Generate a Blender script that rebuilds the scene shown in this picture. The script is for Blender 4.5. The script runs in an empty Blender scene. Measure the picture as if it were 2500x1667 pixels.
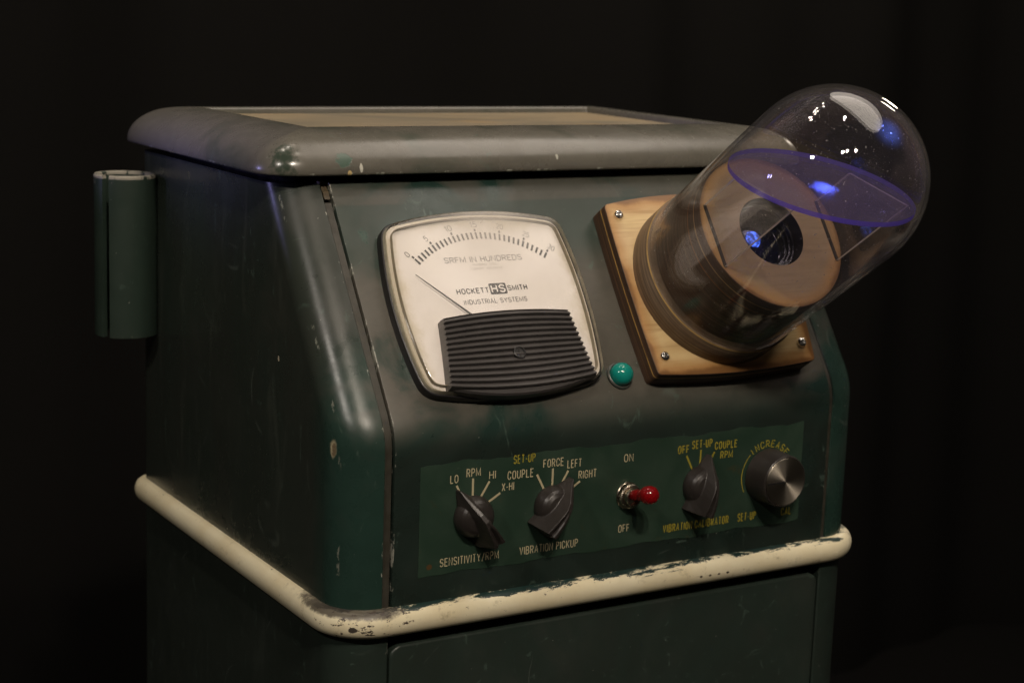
import bpy, bmesh, math, random
from mathutils import Vector, Matrix
random.seed(7)
MM = 0.001
SC = bpy.context.scene
COL = SC.collection

# ------------------------------------------------------------------ camera
def rot_from(right, up, fwd):
    r, u, f = Vector(right), Vector(up), Vector(fwd)
    return Matrix(((r.x, u.x, -f.x), (r.y, u.y, -f.y), (r.z, u.z, -f.z)))
YAW, PITCH, ROLL = -0.5475, -0.1893, 0.0349
_f = Vector((-math.sin(YAW)*math.cos(PITCH), math.cos(YAW)*math.cos(PITCH), math.sin(PITCH)))
_r0 = Vector((math.cos(YAW), math.sin(YAW), 0)); _u0 = _r0.cross(_f)
_r = math.cos(ROLL)*_r0 + math.sin(ROLL)*_u0
_u = -math.sin(ROLL)*_r0 + math.cos(ROLL)*_u0
cd = bpy.data.cameras.new('camera'); cam = bpy.data.objects.new('camera', cd); COL.objects.link(cam)
cam.matrix_world = Matrix.Translation(Vector((-362.3, -743.6, 295.3))*MM) @ rot_from(_r, _u, _f).to_4x4()
cd.sensor_width = 36.0; cd.lens = 4376.92/2500*36; cd.clip_start = 0.05; cd.clip_end = 50
cd.dof.use_dof = True; cd.dof.focus_distance = 0.90; cd.dof.aperture_fstop = 12.0
SC.camera = cam

# ------------------------------------------------------------------ world, exposure
w = bpy.data.worlds.new('World'); SC.world = w; w.use_nodes = True
w.node_tree.nodes['Background'].inputs[0].default_value = (1.0, 0.86, 0.70, 1)
w.node_tree.nodes['Background'].inputs[1].default_value = 0.024
SC.view_settings.view_transform = 'Standard'; SC.view_settings.look = 'None'
SC.view_settings.exposure = 0; SC.view_settings.gamma = 1; SC.view_settings.use_curve_mapping = False
SC.render.engine = 'CYCLES'
SC.cycles.max_bounces = 12; SC.cycles.transparent_max_bounces = 24
SC.cycles.sample_clamp_indirect = 4.0
SC.cycles.use_denoising = True

# ------------------------------------------------------------------ lamps
def aim(o, target):
    d = (Vector(target) - o.location).normalized()
    o.rotation_euler = d.to_track_quat('-Z', 'Y').to_euler()
def bulb(name, loc, power, color, radius):
    l = bpy.data.lights.new(name, 'POINT'); l.energy = power; l.color = color; l.shadow_soft_size = radius
    o = bpy.data.objects.new(name, l); COL.objects.link(o); o.location = loc; return o
def panel_lamp(name, loc, target, sx, sy, power, color, shape='RECTANGLE'):
    l = bpy.data.lights.new(name, 'AREA'); l.shape = shape; l.size = sx; l.size_y = sy
    l.energy = power; l.color = color
    o = bpy.data.objects.new(name, l); COL.objects.link(o); o.location = loc; aim(o, target); return o
WARM = (1.0, 0.865, 0.72)
bulb('room_or_fill_bulb', (-0.36, -1.12, 1.20), 31, WARM, 0.035)
bulb('room_or_fill_bulb', (-0.22, -1.14, 1.21), 22, WARM, 0.03)
bulb('room_or_fill_bulb', (0.02, -1.20, 1.18), 10, WARM, 0.025)
bulb('room_or_fill_bulb', (0.30, -0.30, 1.85), 12, WARM, 0.03)
bulb('room_or_fill_bulb', (-0.25, 0.35, 1.75), 6, WARM, 0.04)
bulb('room_or_fill_bulb', (0.35, 0.50, 1.70), 3, WARM, 0.025)
panel_lamp('ceiling_lamp', (0.90, 0.02, 1.55), (0.16, 0.05, 0.15), 1.7, 0.7, 10, (1.0, 0.88, 0.76), 'ELLIPSE')
bulb('room_or_fill_bulb', (-1.05, -0.55, 1.00), 19, (1.0, 0.90, 0.80), 0.05)  # fill bulb added at front left to brighten the side, no known source
bulb('room_or_fill_bulb', (1.15, 0.55, 0.55), 2.5, WARM, 0.05)
panel_lamp('ceiling_lamp', (0.05, 0.45, 1.75), (0.16, 0.1, 0.2), 0.22, 0.05, 1.2, (1.0, 0.88, 0.76))
l = bpy.data.lights.new('blue_lamp', 'SPOT'); l.energy = 13.0; l.color = (0.46, 0.42, 1.0); l.spot_size = math.radians(27); l.spot_blend = 1.0; l.shadow_soft_size = 0.03
o = bpy.data.objects.new('blue_lamp', l); COL.objects.link(o); o.location = (-0.55, 0.40, 0.25); aim(o, (0.0, 0.18, 0.290))

# ------------------------------------------------------------------ node helper
class NT:
    def __init__(s, name):
        s.m = bpy.data.materials.new(name); s.m.use_nodes = True
        s.t = s.m.node_tree; s.t.nodes.clear()
        s.out = s.t.nodes.new('ShaderNodeOutputMaterial')
        s._c = None
    def put(s, sock, v):
        if isinstance(v, bpy.types.NodeSocket): s.t.links.new(v, sock)
        elif isinstance(v, (tuple, list)) and len(v) == 3 and sock.type == 'RGBA': sock.default_value = (*v, 1)
        else: sock.default_value = v
    def n(s, typ, ins=None, **props):
        nd = s.t.nodes.new('ShaderNode' + typ)
        for k, v in props.items(): setattr(nd, k, v)
        for k, v in (ins or {}).items(): s.put(nd.inputs[k], v)
        return nd
    @property
    def co(s):
        if s._c is None: s._c = s.n('TexCoord').outputs['Object']
        return s._c
    def xyz(s):
        o = s.n('SeparateXYZ', {0: s.co}).outputs; return o[0], o[1], o[2]
    def ma(s, op, a, b=None, clamp=False):
        ins = {0: a}
        if b is not None: ins[1] = b
        return s.n('Math', ins, operation=op, use_clamp=clamp).outputs[0]
    def noise(s, scale, detail=4, rough=0.55, dist=0.0, stretch=None, off=(0, 0, 0)):
        v = s.co
        if stretch or off != (0, 0, 0):
            v = s.n('Mapping', {0: v, 1: off, 3: stretch or (1, 1, 1)}).outputs[0]
        return s.n('TexNoise', {'Vector': v, 'Scale': scale, 'Detail': detail, 'Roughness': rough, 'Distortion': dist}).outputs[0]
    def step(s, v, a, b, lo=0.0, hi=1.0):
        return s.n('MapRange', {0: v, 1: a, 2: b, 3: lo, 4: hi}, interpolation_type='SMOOTHSTEP').outputs[0]
    def mix(s, f, a, b):
        nd = s.n('Mix', data_type='RGBA')
        s.put(nd.inputs[0], f); s.put(nd.inputs[6], a); s.put(nd.inputs[7], b); return nd.outputs[2]
    def mul(s, *v):
        r = v[0]
        for q in v[1:]: r = s.ma('MULTIPLY', r, q)
        return r
    def inv(s, v): return s.ma('SUBTRACT', 1.0, v)
    def band(s, v, c, hw, soft):
        d = s.ma('ABSOLUTE', s.ma('SUBTRACT', v, c)); return s.step(d, hw, hw + soft, 1.0, 0.0)
    def blob(s, c, rad, distort=0.35, nscale=300):
        v = s.n('VectorMath', {0: s.co, 1: c}, operation='SUBTRACT').outputs[0]
        v = s.n('VectorMath', {0: v, 1: tuple(1/r for r in rad)}, operation='MULTIPLY').outputs[0]
        d = s.n('VectorMath', {0: v}, operation='LENGTH').outputs['Value']
        nz = s.noise(nscale, 3)
        d = s.ma('ADD', d, s.mul(s.ma('SUBTRACT', nz, 0.5), distort*2))
        return s.step(d, 0.9 if max(rad) < 0.0055 else 0.45, 1.05, 1.0, 0.0)
    def bump(s, h, strength=0.2, dist=0.0005):
        return s.n('Bump', {'Strength': strength, 'Distance': dist, 'Height': h}).outputs[0]
    def bsdf(s, color, rough, metal=0.0, spec=0.5, normal=None, **extra):
        b = s.n('BsdfPrincipled')
        s.put(b.inputs['Base Color'], color); s.put(b.inputs['Roughness'], rough); s.put(b.inputs['Metallic'], metal)
        s.put(b.inputs['Specular IOR Level'], spec)
        if normal is not None: s.put(b.inputs['Normal'], normal)
        for k, v in extra.items(): s.put(b.inputs[k.replace('_', ' ')], v)
        return b.outputs[0]
    def done(s, shader):
        s.t.links.new(shader, s.out.inputs[0]); return s.m
    def mixsh(s, f, a, b):
        nd = s.n('MixShader'); s.put(nd.inputs[0], f); s.put(nd.inputs[1], a); s.put(nd.inputs[2], b); return nd.outputs[0]
    def schlick(s, f0=0.04, scale=0.9):
        g = s.n('NewGeometry')
        d = s.ma('ABSOLUTE', s.n('VectorMath', {0: g.outputs['Normal'], 1: g.outputs['Incoming']}, operation='DOT_PRODUCT').outputs['Value'])
        k = s.ma('POWER', s.inv(d), 5.0)
        return s.ma('ADD', s.mul(k, scale), f0, clamp=True)

def paint(name, green=(0.0105, 0.0215, 0.0170), dust=(0.085, 0.074, 0.060), dust_lo=0.46, dust_hi=0.62, rough=(0.30, 0.48),
          zramp=None, marks=(), edges=(), scuff=0.7, dust_max=0.85, spec=0.5, sscale=(22, 9), mottle=0.3, side=None, low=None):
    t = NT(name); x, y, z = t.xyz()
    n1 = t.noise(sscale[0], 6, 0.6, 0.6); n2 = t.noise(sscale[1], 3, 0.5, 1.0, off=(3, 1, 2))
    col = t.mix(t.noise(60, 5, 0.6), green, tuple(c*1.7 for c in green))
    nn = t.ma('ADD', t.mul(n1, 0.6), t.mul(n2, 0.4))
    df = t.step(nn, dust_lo, dust_hi, 0.0, dust_max)
    if zramp:
        for (z0, z1, a, b) in zramp: df = t.ma('MINIMUM', t.mul(df, t.step(z, z0*MM, z1*MM, a, b)), 0.95)
    dcol = t.mix(t.noise(140, 5, 0.65), tuple(c*0.8 for c in dust), tuple(c*1.15 for c in dust))
    dcol = t.mix(t.step(t.noise(38, 6, 0.7, 1.2, stretch=(0.5, 0.5, 1.3), off=(6, 3, 3)), 0.40, 0.66, 0.0, mottle), dcol, tuple(c*0.55 for c in dust))
    col = t.mix(df, col, dcol)
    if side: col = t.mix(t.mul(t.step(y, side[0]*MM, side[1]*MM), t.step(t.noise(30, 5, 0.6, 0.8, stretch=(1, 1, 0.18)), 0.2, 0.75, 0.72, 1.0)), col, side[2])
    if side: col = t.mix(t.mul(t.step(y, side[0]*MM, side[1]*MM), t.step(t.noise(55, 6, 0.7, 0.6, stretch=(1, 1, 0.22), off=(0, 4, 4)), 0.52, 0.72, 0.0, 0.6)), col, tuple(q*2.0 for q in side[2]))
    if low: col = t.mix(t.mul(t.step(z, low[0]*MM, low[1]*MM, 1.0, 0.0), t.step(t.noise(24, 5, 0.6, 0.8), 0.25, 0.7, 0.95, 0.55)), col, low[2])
    # pale rubbed scuffs, stretched
    s1 = t.step(t.noise(75, 6, 0.7, 1.6, stretch=(1, 1, 0.45), off=(5, 2, 9)), 0.61, 0.70, 0.0, 0.6*scuff)
    s2 = t.step(t.noise(220, 4, 0.6, 0.4, stretch=(0.35, 0.5, 1.4), off=(1, 7, 4)), 0.685, 0.74, 0.0, 0.6*scuff)
    col = t.mix(t.ma('MAXIMUM', s1, s2), col, (0.075, 0.115, 0.092))
    gloss = []
    # fine curved scratches
    for (st_, of_) in (((0.5, 1, 1.2), (2, 9, 1)), ((1.3, 1, 0.4), (7, 3, 5))):
        ln = t.band(t.noise(11, 1.5, 0.4, 0.3, stretch=st_, off=of_), 0.5, 0.0010, 0.0022)
        ln = t.mul(ln, t.step(t.noise(26, 3, 0.6, off=of_), 0.55, 0.68), 0.55*scuff)
        col = t.mix(ln, col, (0.105, 0.125, 0.105))
    # tiny pale nicks
    nick = t.step(t.noise(520, 2, 0.5, off=(8, 8, 1)), 0.76, 0.79, 0.0, 0.8)
    col = t.mix(nick, col, (0.30, 0.31, 0.27))
    chip_glint = nick
    for (axis, c, hw, thr, colr) in edges:       # chipped paint along a seam; on the post, painted glints
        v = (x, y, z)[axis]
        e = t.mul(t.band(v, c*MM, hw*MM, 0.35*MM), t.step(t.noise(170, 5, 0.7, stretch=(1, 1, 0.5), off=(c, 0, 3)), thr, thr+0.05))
        col = t.mix(e, col, colr); chip_glint = t.ma('MAXIMUM', chip_glint, e)
    for (c, rad, colr, dis) in marks:
        b = t.blob(tuple(q*MM for q in c), tuple(q*MM for q in rad), dis, 420)
        col = t.mix(b, col, colr)
        if max(rad) < 6.1: chip_glint = t.ma('MAXIMUM', chip_glint, b)
        else: gloss.append(b)
    r = t.step(nn, 0.35, 0.65, rough[0], rough[1])
    for bb in gloss: r = t.ma('SUBTRACT', r, t.mul(bb, 0.12))
    r = t.ma('ADD', r, t.mul(t.ma('SUBTRACT', t.noise(180, 4), 0.5), 0.12))
    h = t.ma('SUBTRACT', t.ma('ADD', t.mul(t.noise(420, 3), 0.25), t.mul(t.noise(35, 3), 0.8)), t.mul(chip_glint, 0.8))
    return t.done(t.bsdf(col, r, 0.0, spec, t.bump(h, 0.25, 0.0004)))

CREAM = (0.50, 0.45, 0.32)
M = {}
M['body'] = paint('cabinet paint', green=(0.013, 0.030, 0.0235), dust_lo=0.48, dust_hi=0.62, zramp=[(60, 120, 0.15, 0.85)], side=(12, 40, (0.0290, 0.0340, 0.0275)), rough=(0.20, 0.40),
    marks=[((0.0, 14.5, 79.5), (6, 2.6, 5.2), (0.42, 0.36, 0.23), 0.30), ((0.0, 14.0, 79.2), (4, 1.5, 3.6), (0.15, 0.115, 0.07), 0.6),
           ((0.0, 77.0, 112.0), (4, 1.0, 1.6), (0.45, 0.40, 0.30), 0.3)],
    edges=[(0, 22.3, 0.8, 0.595, (0.34, 0.34, 0.29)), (0, 3.2, 0.22, 0.56, (0.15, 0.16, 0.13)), (0, 303.7, 0.8, 0.60, (0.34, 0.34, 0.29))])  # middle edge entry paints the corner post's glints as a line of pale specks
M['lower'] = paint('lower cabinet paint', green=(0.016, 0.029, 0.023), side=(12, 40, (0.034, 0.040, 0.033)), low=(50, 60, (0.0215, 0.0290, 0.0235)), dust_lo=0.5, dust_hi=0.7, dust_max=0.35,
    edges=[(0, 25.0, 1.0, 0.62, (0.18, 0.18, 0.15))])
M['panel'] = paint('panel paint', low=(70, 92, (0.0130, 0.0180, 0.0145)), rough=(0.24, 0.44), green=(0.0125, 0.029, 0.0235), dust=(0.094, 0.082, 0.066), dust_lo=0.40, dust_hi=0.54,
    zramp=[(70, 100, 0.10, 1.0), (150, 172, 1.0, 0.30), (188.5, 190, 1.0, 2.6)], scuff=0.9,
    edges=[(0, 301.0, 0.7, 0.56, (0.30, 0.30, 0.25)), (0, 27.4, 0.4, 0.55, (0.26, 0.26, 0.22))],
    marks=[((77, 64, 180), (0.6, 12, 9), (0.06, 0.10, 0.08), 0.5), ((80.5, 64, 178), (0.7, 12, 11), (0.06, 0.10, 0.08), 0.6), ((79, 60, 173), (2.6, 9, 1.3), (0.055, 0.09, 0.075), 0.9), ((39, 60, 175), (3.0, 9, 4), (0.05, 0.085, 0.07), 1.2), ((61, 40, 145), (2.2, 8, 5), (0.010, 0.035, 0.030), 0.6), ((62, 34, 137), (2.6, 8, 6), (0.010, 0.035, 0.030), 0.7)])
M['lid'] = paint('lid paint', green=(0.028, 0.040, 0.030), dust=(0.119, 0.111, 0.092), dust_lo=0.26, dust_hi=0.48, rough=(0.21, 0.34), scuff=0.7, dust_max=0.96, mottle=0.28,
    edges=[(2, 205.0, 0.6, 0.58, (0.32, 0.33, 0.28))],
    marks=[((33, 73, 212), (4.2, 5, 3.6), (0.075, 0.115, 0.09), 0.9), ((42, 72, 208), (0.9, 4, 2.0), (0.5, 0.49, 0.42), 1.0),
           ((35.5, 72, 205.5), (1.2, 4, 1.6), (0.55, 0.42, 0.2), 0.4), ((3, 80, 210), (8, 10, 12), (0.036, 0.050, 0.036), 0.6), ((160, 72, 212), (0.8, 4, 1.4), (0.40, 0.40, 0.34), 0.9)])
M['tube'] = paint('holder paint', green=(0.016, 0.026, 0.020), dust_lo=0.55, dust_hi=0.8, dust_max=0.4,
    edges=[(2, 187.0, 1.3, 0.42, (0.30, 0.28, 0.23)), (2, 184.0, 1.6, 0.60, (0.26, 0.25, 0.20)), (2, 93.7, 1.0, 0.58, (0.24, 0.24, 0.18))])
def legend_mat():
    t = NT('legend plate green'); col = t.mix(t.step(t.noise(30, 4, 0.6, 0.5), 0.4, 0.65), (0.0195, 0.041, 0.027), (0.029, 0.053, 0.036))
    x, y, z = t.xyz()
    b = t.blob((47.5*MM, 18.0*MM, 0), (1.6*MM, 1.5*MM, 3*MM), 0.5, 500); col = t.mix(t.mul(b, 0.7), col, (0.10, 0.045, 0.012))
    col = t.mix(t.step(t.noise(160, 5, 0.7, 1.0), 0.66, 0.72, 0, 0.45), col, (0.07, 0.095, 0.07))
    col = t.mix(t.step(t.noise(90, 5, 0.7, 0.4, off=(2, 2, 5)), 0.62, 0.72, 0, 0.5), col, (0.05, 0.04, 0.015))
    return t.done(t.bsdf(col, t.step(t.noise(40, 4), 0.3, 0.7, 0.36, 0.52), 0, 0.4, t.bump(t.noise(300, 3), 0.12, 0.0003)))
M['legend'] = legend_mat()
def flat(name, col, rough=0.5, metal=0.0, spec=0.5, var=0.25, ns=120, bump=0.1, **ex):
    t = NT(name); c = t.mix(t.noise(ns, 4, 0.6), tuple(q*(1-var) for q in col), tuple(min(1, q*(1+var)) for q in col))
    return t.done(t.bsdf(c, t.step(t.noise(ns*0.7, 4), 0.3, 0.7, rough*0.8, rough*1.2), metal, spec, t.bump(t.noise(ns*3, 3), bump, 0.0003), **ex))
def ink(name, col, worn=0.60):
    t = NT(name); c = t.mix(t.step(t.noise(420, 4, 0.7), worn, worn+0.12), col, tuple(q*0.45 for q in col))
    return t.done(t.bsdf(c, 0.55, 0, 0.3))
M['ink_cream'] = ink('cream ink', (0.46, 0.40, 0.25)); M['ink_yellow'] = ink('yellow ink', (0.30, 0.25, 0.030), 0.56)
M['ink_black'] = ink('grey black ink', (0.035, 0.032, 0.032), 0.66); M['ink_grey'] = ink('pale grey ink', (0.30, 0.27, 0.25), 0.6)
M['ink_mid'] = ink('mid grey ink', (0.12, 0.11, 0.105), 0.6)
M['dark'] = flat('dark void', (0.004, 0.004, 0.004), 0.9, spec=0.1)
M['strip'] = flat('bare dirty strip', (0.036, 0.033, 0.024), 0.55, ns=200, var=0.6)
M['latch'] = flat('brown latch', (0.075, 0.055, 0.030), 0.5, ns=300, var=0.5)
def trim_mat():
    t = NT('cream trim paint'); x, y, z = t.xyz()
    col = t.mix(t.step(t.noise(28, 5, 0.6), 0.35, 0.7), (0.80, 0.735, 0.53), (0.72, 0.635, 0.425))
    col = t.mix(t.step(t.noise(120, 6, 0.7), 0.58, 0.72, 0, 0.5), col, (0.25, 0.20, 0.11))
    top = t.step(z, -3.8*MM, -0.3*MM)                                            # worn on the upper face
    near = t.step(y, 40*MM, 5*MM); post = t.step(x, 45*MM, 18*MM)
    gr = t.mul(t.step(t.ma('ADD', t.noise(95, 8, 0.8, 0.5, stretch=(0.35, 1, 2.4)), t.mul(t.step(z, -3.4*MM, 0.3*MM), 0.19)), 0.655, 0.67), t.step(z, -3.6*MM, -2.8*MM), near)
    col = t.mix(gr, col, (0.014, 0.034, 0.030))
    grime = t.step(t.ma('ADD', t.mul(t.noise(190, 7, 0.8), 0.60), t.mul(t.mul(t.step(z, -6.0*MM, -0.8*MM), post, t.step(y, 75*MM, 10*MM)), 0.45)), 0.46, 0.68)
    col = t.mix(t.mul(grime, 0.9), col, (0.045, 0.038, 0.032))
    cm = t.step(t.ma('ADD', t.noise(330, 5, 0.7, stretch=(0.6, 0.6, 1.2)), t.mul(t.mul(t.step(y, 30*MM, 0), t.step(x, 52*MM, 12*MM)), 0.115)), 0.675, 0.69)
    col = t.mix(cm, col, (0.060, 0.046, 0.036))
    sp = t.blob((5.5*MM, -1.5*MM, -8*MM), (2.4*MM, 2.4*MM, 1.6*MM), 0.4); col = t.mix(sp, col, (0.06, 0.05, 0.04))
    for k in range(4):
        b = t.blob(((212.0+6*k)*MM, -6*MM, -8.2*MM), (1.0*MM, 3*MM, 0.6*MM), 0.3, 600); col = t.mix(b, col, (0.05, 0.04, 0.03))
    h = t.ma('SUBTRACT', t.mul(t.noise(150, 4), 0.3), t.ma('MAXIMUM', gr, cm))
    return t.done(t.bsdf(col, t.step(t.noise(60, 4), 0.3, 0.7, 0.32, 0.50), 0, 0.5, t.bump(h, 0.35, 0.0005)))
M['trim'] = trim_mat()
def tray_mat():
    t = NT('tan tray top'); n = t.noise(9, 4, 0.6, 0.8, stretch=(0.6, 1, 1))
    c = t.mix(t.step(n, 0.38, 0.62), (0.30, 0.24, 0.155), (0.185, 0.16, 0.115)); c = t.mix(t.step(t.noise(50, 5, 0.6, stretch=(0.3, 1, 1)), 0.5, 0.75, 0, 0.5), c, (0.42, 0.27, 0.10))
    return t.done(t.bsdf(c, 0.55, 0, 0.4, t.bump(t.noise(200, 3), 0.1, 0.0003)))
M['tray'] = tray_mat()
def wood(name, kind):
    # object z = distance out of the panel
    t = NT(name); x, y, z = t.xyz()
    g = t.noise(26, 6, 0.65, 0.7, stretch=(0.35, 2.2, 1)); g2 = t.noise(150, 5, 0.6, 0.2, stretch=(0.12, 2.5, 1))
    c = t.mix(t.step(g, 0.35, 0.68), (0.55, 0.405, 0.200), (0.44, 0.295, 0.130)); c = t.mix(t.step(g2, 0.45, 0.72, 0, 0.55), c, (0.27, 0.155, 0.06))
    c = t.mix(t.step(t.noise(18, 3, 0.5, off=(4, 4, 4)), 0.5, 0.7, 0, 0.45), c, (0.60, 0.46, 0.29))
    nz = t.mul(t.ma('SUBTRACT', t.noise(45, 4), 0.5), 9*MM)
    if kind == 'plate':      # laser burn along the outline and round the ring
        dx = t.ma('SUBTRACT', 53.5*MM, t.ma('ABSOLUTE', t.ma('SUBTRACT', x, 231.7*MM)))
        dy = t.ma('SUBTRACT', 51.0*MM, t.ma('ABSOLUTE', t.ma('SUBTRACT', y, 63.5*MM)))
        d = t.ma('ADD', t.ma('MINIMUM', dx, dy), nz)
    else:
        rr = t.ma('SQRT', t.ma('ADD', t.ma('POWER', t.ma('ABSOLUTE', t.ma('SUBTRACT', x, 231.7*MM)), 2.0), t.ma('POWER', t.ma('ABSOLUTE', t.ma('SUBTRACT', y, 63.0*MM)), 2.0)))
        d = t.ma('ADD', t.ma('SUBTRACT', 43.4*MM, rr), nz)
    if kind == 'disc': c = t.mix(0.70, c, (0.19, 0.140, 0.085))  # shade inside the dome is mixed into the disc colour
    b1 = t.step(d, 0.5*MM, 11*MM, 0.8, 0.0); c = t.mix(b1, c, (0.33, 0.15, 0.035) if kind == 'plate' else (0.40, 0.215, 0.065))
    b2 = t.step(d, 0.0, 3.0*MM, 0.7, 0.0); c = t.mix(b2, c, (0.10, 0.038, 0.010))
    return t.done(t.bsdf(c, 0.42, 0, 0.4, t.bump(g2, 0.10, 0.0003)))
M['wood_plate'] = wood('burnt edge plywood', 'plate'); M['wood_disc'] = wood('burnt edge plywood disc', 'disc')
def ply(name, lines, base=(0.060, 0.036, 0.021)):
    t = NT(name); x, y, z = t.xyz()
    s = t.noise(420, 5, 0.65, 0, stretch=(0.05, 0.05, 2.4)); c = t.mix(t.step(s, 0.35, 0.7), base, tuple(q*2.2 for q in base))
    c = t.mix(t.step(t.noise(30, 4), 0.45, 0.7, 0, 0.5), c, (0.062, 0.030, 0.013))
    for (z0, hw, colr) in lines:
        f = t.mul(t.band(t.ma('ADD', z, t.mul(t.ma('SUBTRACT', t.noise(40, 3), 0.5), 0.0004)), z0*MM, hw*MM, 0.15*MM), t.step(t.noise(70, 4), 0.25, 0.5, 0.35, 1.0))
        c = t.mix(f, c, colr)
    return t.done(t.bsdf(c, 0.5, 0, 0.4, t.bump(s, 0.4, 0.0005)))
M['ply_plate'] = ply('charred plate edge', [(8.6, 0.32, (0.42, 0.25, 0.07)), (4.2, 0.15, (0.10, 0.05, 0.02))], (0.034, 0.018, 0.010))
M['ply_ring'] = ply('charred ring edge', [(28.2, 0.40, (0.46, 0.30, 0.11)), (18, 0.1, (0.09, 0.05, 0.02))], (0.10, 0.070, 0.045))
M['ply_core'] = ply('charred core edge', [(67.0, 0.22, (0.34, 0.21, 0.09)), (61.0, 0.18, (0.26, 0.11, 0.035)), (48, 0.12, (0.07, 0.03, 0.012)), (40, 0.12, (0.07, 0.03, 0.012))])
M['chrome'] = flat('polished steel', (0.80, 0.78, 0.75), 0.22, 1.0, var=0.08, bump=0.02)
M['brass'] = flat('worn nickel', (0.50, 0.44, 0.35), 0.28, 1.0, var=0.2, bump=0.1)
M['black'] = flat('black plastic', (0.014, 0.013, 0.013), 0.42, ns=90, var=0.3)
M['knob'] = flat('dusty black bakelite', (0.024, 0.020, 0.018), 0.40, ns=70, var=0.45, bump=0.06)
M['rib'] = flat('dusty ribbed black plastic', (0.060, 0.055, 0.053), 0.38, ns=60, var=0.4)
M['black_gloss'] = flat('gloss black', (0.006, 0.006, 0.007), 0.18, var=0.1)
def dial_mat():
    t = NT('off white dial card'); x, y, z = t.xyz()
    c = t.mix(t.step(t.noise(30, 5, 0.6), 0.35, 0.7), (0.80, 0.755, 0.725), (0.755, 0.71, 0.665))
    dx = t.ma('SUBTRACT', 55*MM, t.ma('ABSOLUTE', t.ma('SUBTRACT', x, 98.7*MM))); dy = t.ma('SUBTRACT', 50*MM, t.ma('ABSOLUTE', t.ma('SUBTRACT', y, 63*MM)))
    d = t.ma('ADD', t.ma('MINIMUM', dx, dy), t.mul(t.ma('SUBTRACT', t.noise(55, 6, 0.7), 0.5), 22*MM))
    c = t.mix(t.step(d, 1*MM, 11*MM, 0.75, 0.0), c, (0.56, 0.50, 0.37))
    c = t.mix(t.step(t.noise(420, 3, 0.6), 0.72, 0.76, 0.0, 0.6), c, (0.35, 0.31, 0.26))
    return t.done(t.bsdf(c, 0.6, 0, 0.3))
M['dial'] = dial_mat()
M['bezel'] = flat('grimy lamp bezel', (0.05, 0.055, 0.048), 0.35)
M['rim_line'] = flat('dark amber refraction', (0.20, 0.17, 0.11), 0.4)
M['slot'] = flat('burnt slot', (0.006, 0.005, 0.004), 0.8)
def spun():
    t = NT('spun aluminium cap'); x, y, z = t.xyz()
    r = t.ma('SQRT', t.ma('ADD', t.ma('POWER', x, 2.0), t.ma('POWER', y, 2.0)))
    w_ = t.n('TexNoise', {'Vector': t.n('CombineXYZ', {0: r}).outputs[0], 'Scale': 3500.0, 'Detail': 3.0}).outputs[0]
    tan = t.n('Tangent', direction_type='RADIAL', axis='Z').outputs[0]
    b = t.n('BsdfPrincipled'); t.put(b.inputs['Base Color'], t.mix(t.noise(90, 5, 0.6), (0.48, 0.43, 0.35), (0.62, 0.56, 0.47)))
    t.put(b.inputs['Metallic'], 1.0); t.put(b.inputs['Roughness'], 0.46); t.put(b.inputs['Anisotropic'], 0.85); t.put(b.inputs['Tangent'], tan); t.put(b.inputs['Anisotropic Rotation'], 0.25)
    t.put(b.inputs['Normal'], t.bump(w_, 0.15, 0.0001)); return t.done(b.outputs[0])
M['spun'] = spun()
def clear(name, tint, haze_col, haze, f0=0.04, rough=0.02, dust=0.0, translucent=False, edge=0.0, grime=None, spots=0.0):
    t = NT(name)
    tr = t.n('BsdfTransparent', {0: tint}).outputs[0]
    hz = haze
    if dust: hz = t.ma('ADD', hz, t.mul(t.step(t.noise(60, 5, 0.7), 0.4, 0.7), dust))
    if spots: hz = t.ma('ADD', hz, t.step(t.noise(750, 2, 0.5), 0.715, 0.74, 0.0, spots))
    if grime: hz = t.ma('ADD', hz, t.mul(t.step(t.n('VectorMath', {0: t.n('VectorMath', {0: t.co, 1: grime[0]}, operation='SUBTRACT').outputs[0]}, operation='LENGTH').outputs['Value'], grime[1]*0.1, grime[1], 1.0, 0.0), t.step(t.noise(30, 2, 0.5), 0.2, 0.7, 0.6, 1.0), grime[2]))
    if edge:
        g = t.n('NewGeometry'); d = t.ma('ABSOLUTE', t.n('VectorMath', {0: g.outputs['Normal'], 1: g.outputs['Incoming']}, operation='DOT_PRODUCT').outputs['Value'])
        hz = t.ma('ADD', hz, t.mul(t.ma('POWER', t.inv(d), 3.0), edge))
    df = t.n('BsdfDiffuse', {0: haze_col}).outputs[0]
    if translucent: df = t.mixsh(0.5, df, t.n('BsdfTranslucent', {0: haze_col}).outputs[0])
    sh = t.mixsh(hz, tr, df)
    gl = t.n('BsdfAnisotropic', {'Color': (1, 1, 1), 'Roughness': rough}).outputs[0]
    return t.done(t.mixsh(t.schlick(f0), sh, gl))
M['glass'] = clear('bell jar glass', (0.965, 0.96, 0.955), (0.5, 0.47, 0.44), 0.006, 0.04, 0.012, dust=0.014, edge=0.09, spots=0.6, translucent=True)
M['cover'] = clear('scuffed clear plastic', (0.985, 0.98, 0.97), (0.64, 0.58, 0.51), 0.02, 0.035, 0.13, dust=0.03, grime=((106*MM, 104*MM, 11*MM), 44*MM, 0.36))
M['cover_rim'] = clear('yellowed clear plastic rim', (0.95, 0.92, 0.82), (0.60, 0.55, 0.42), 0.50, 0.04, 0.10, dust=0.40)
M['acrylic'] = clear('clear acrylic', (0.97, 0.965, 0.96), (0.5, 0.47, 0.45), 0.012, 0.04, 0.02, dust=0.02)
M['acrylic_edge'] = clear('clear acrylic edge', (0.6, 0.56, 0.52), (0.75, 0.66, 0.56), 0.85, 0.05, 0.1, translucent=True)
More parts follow.
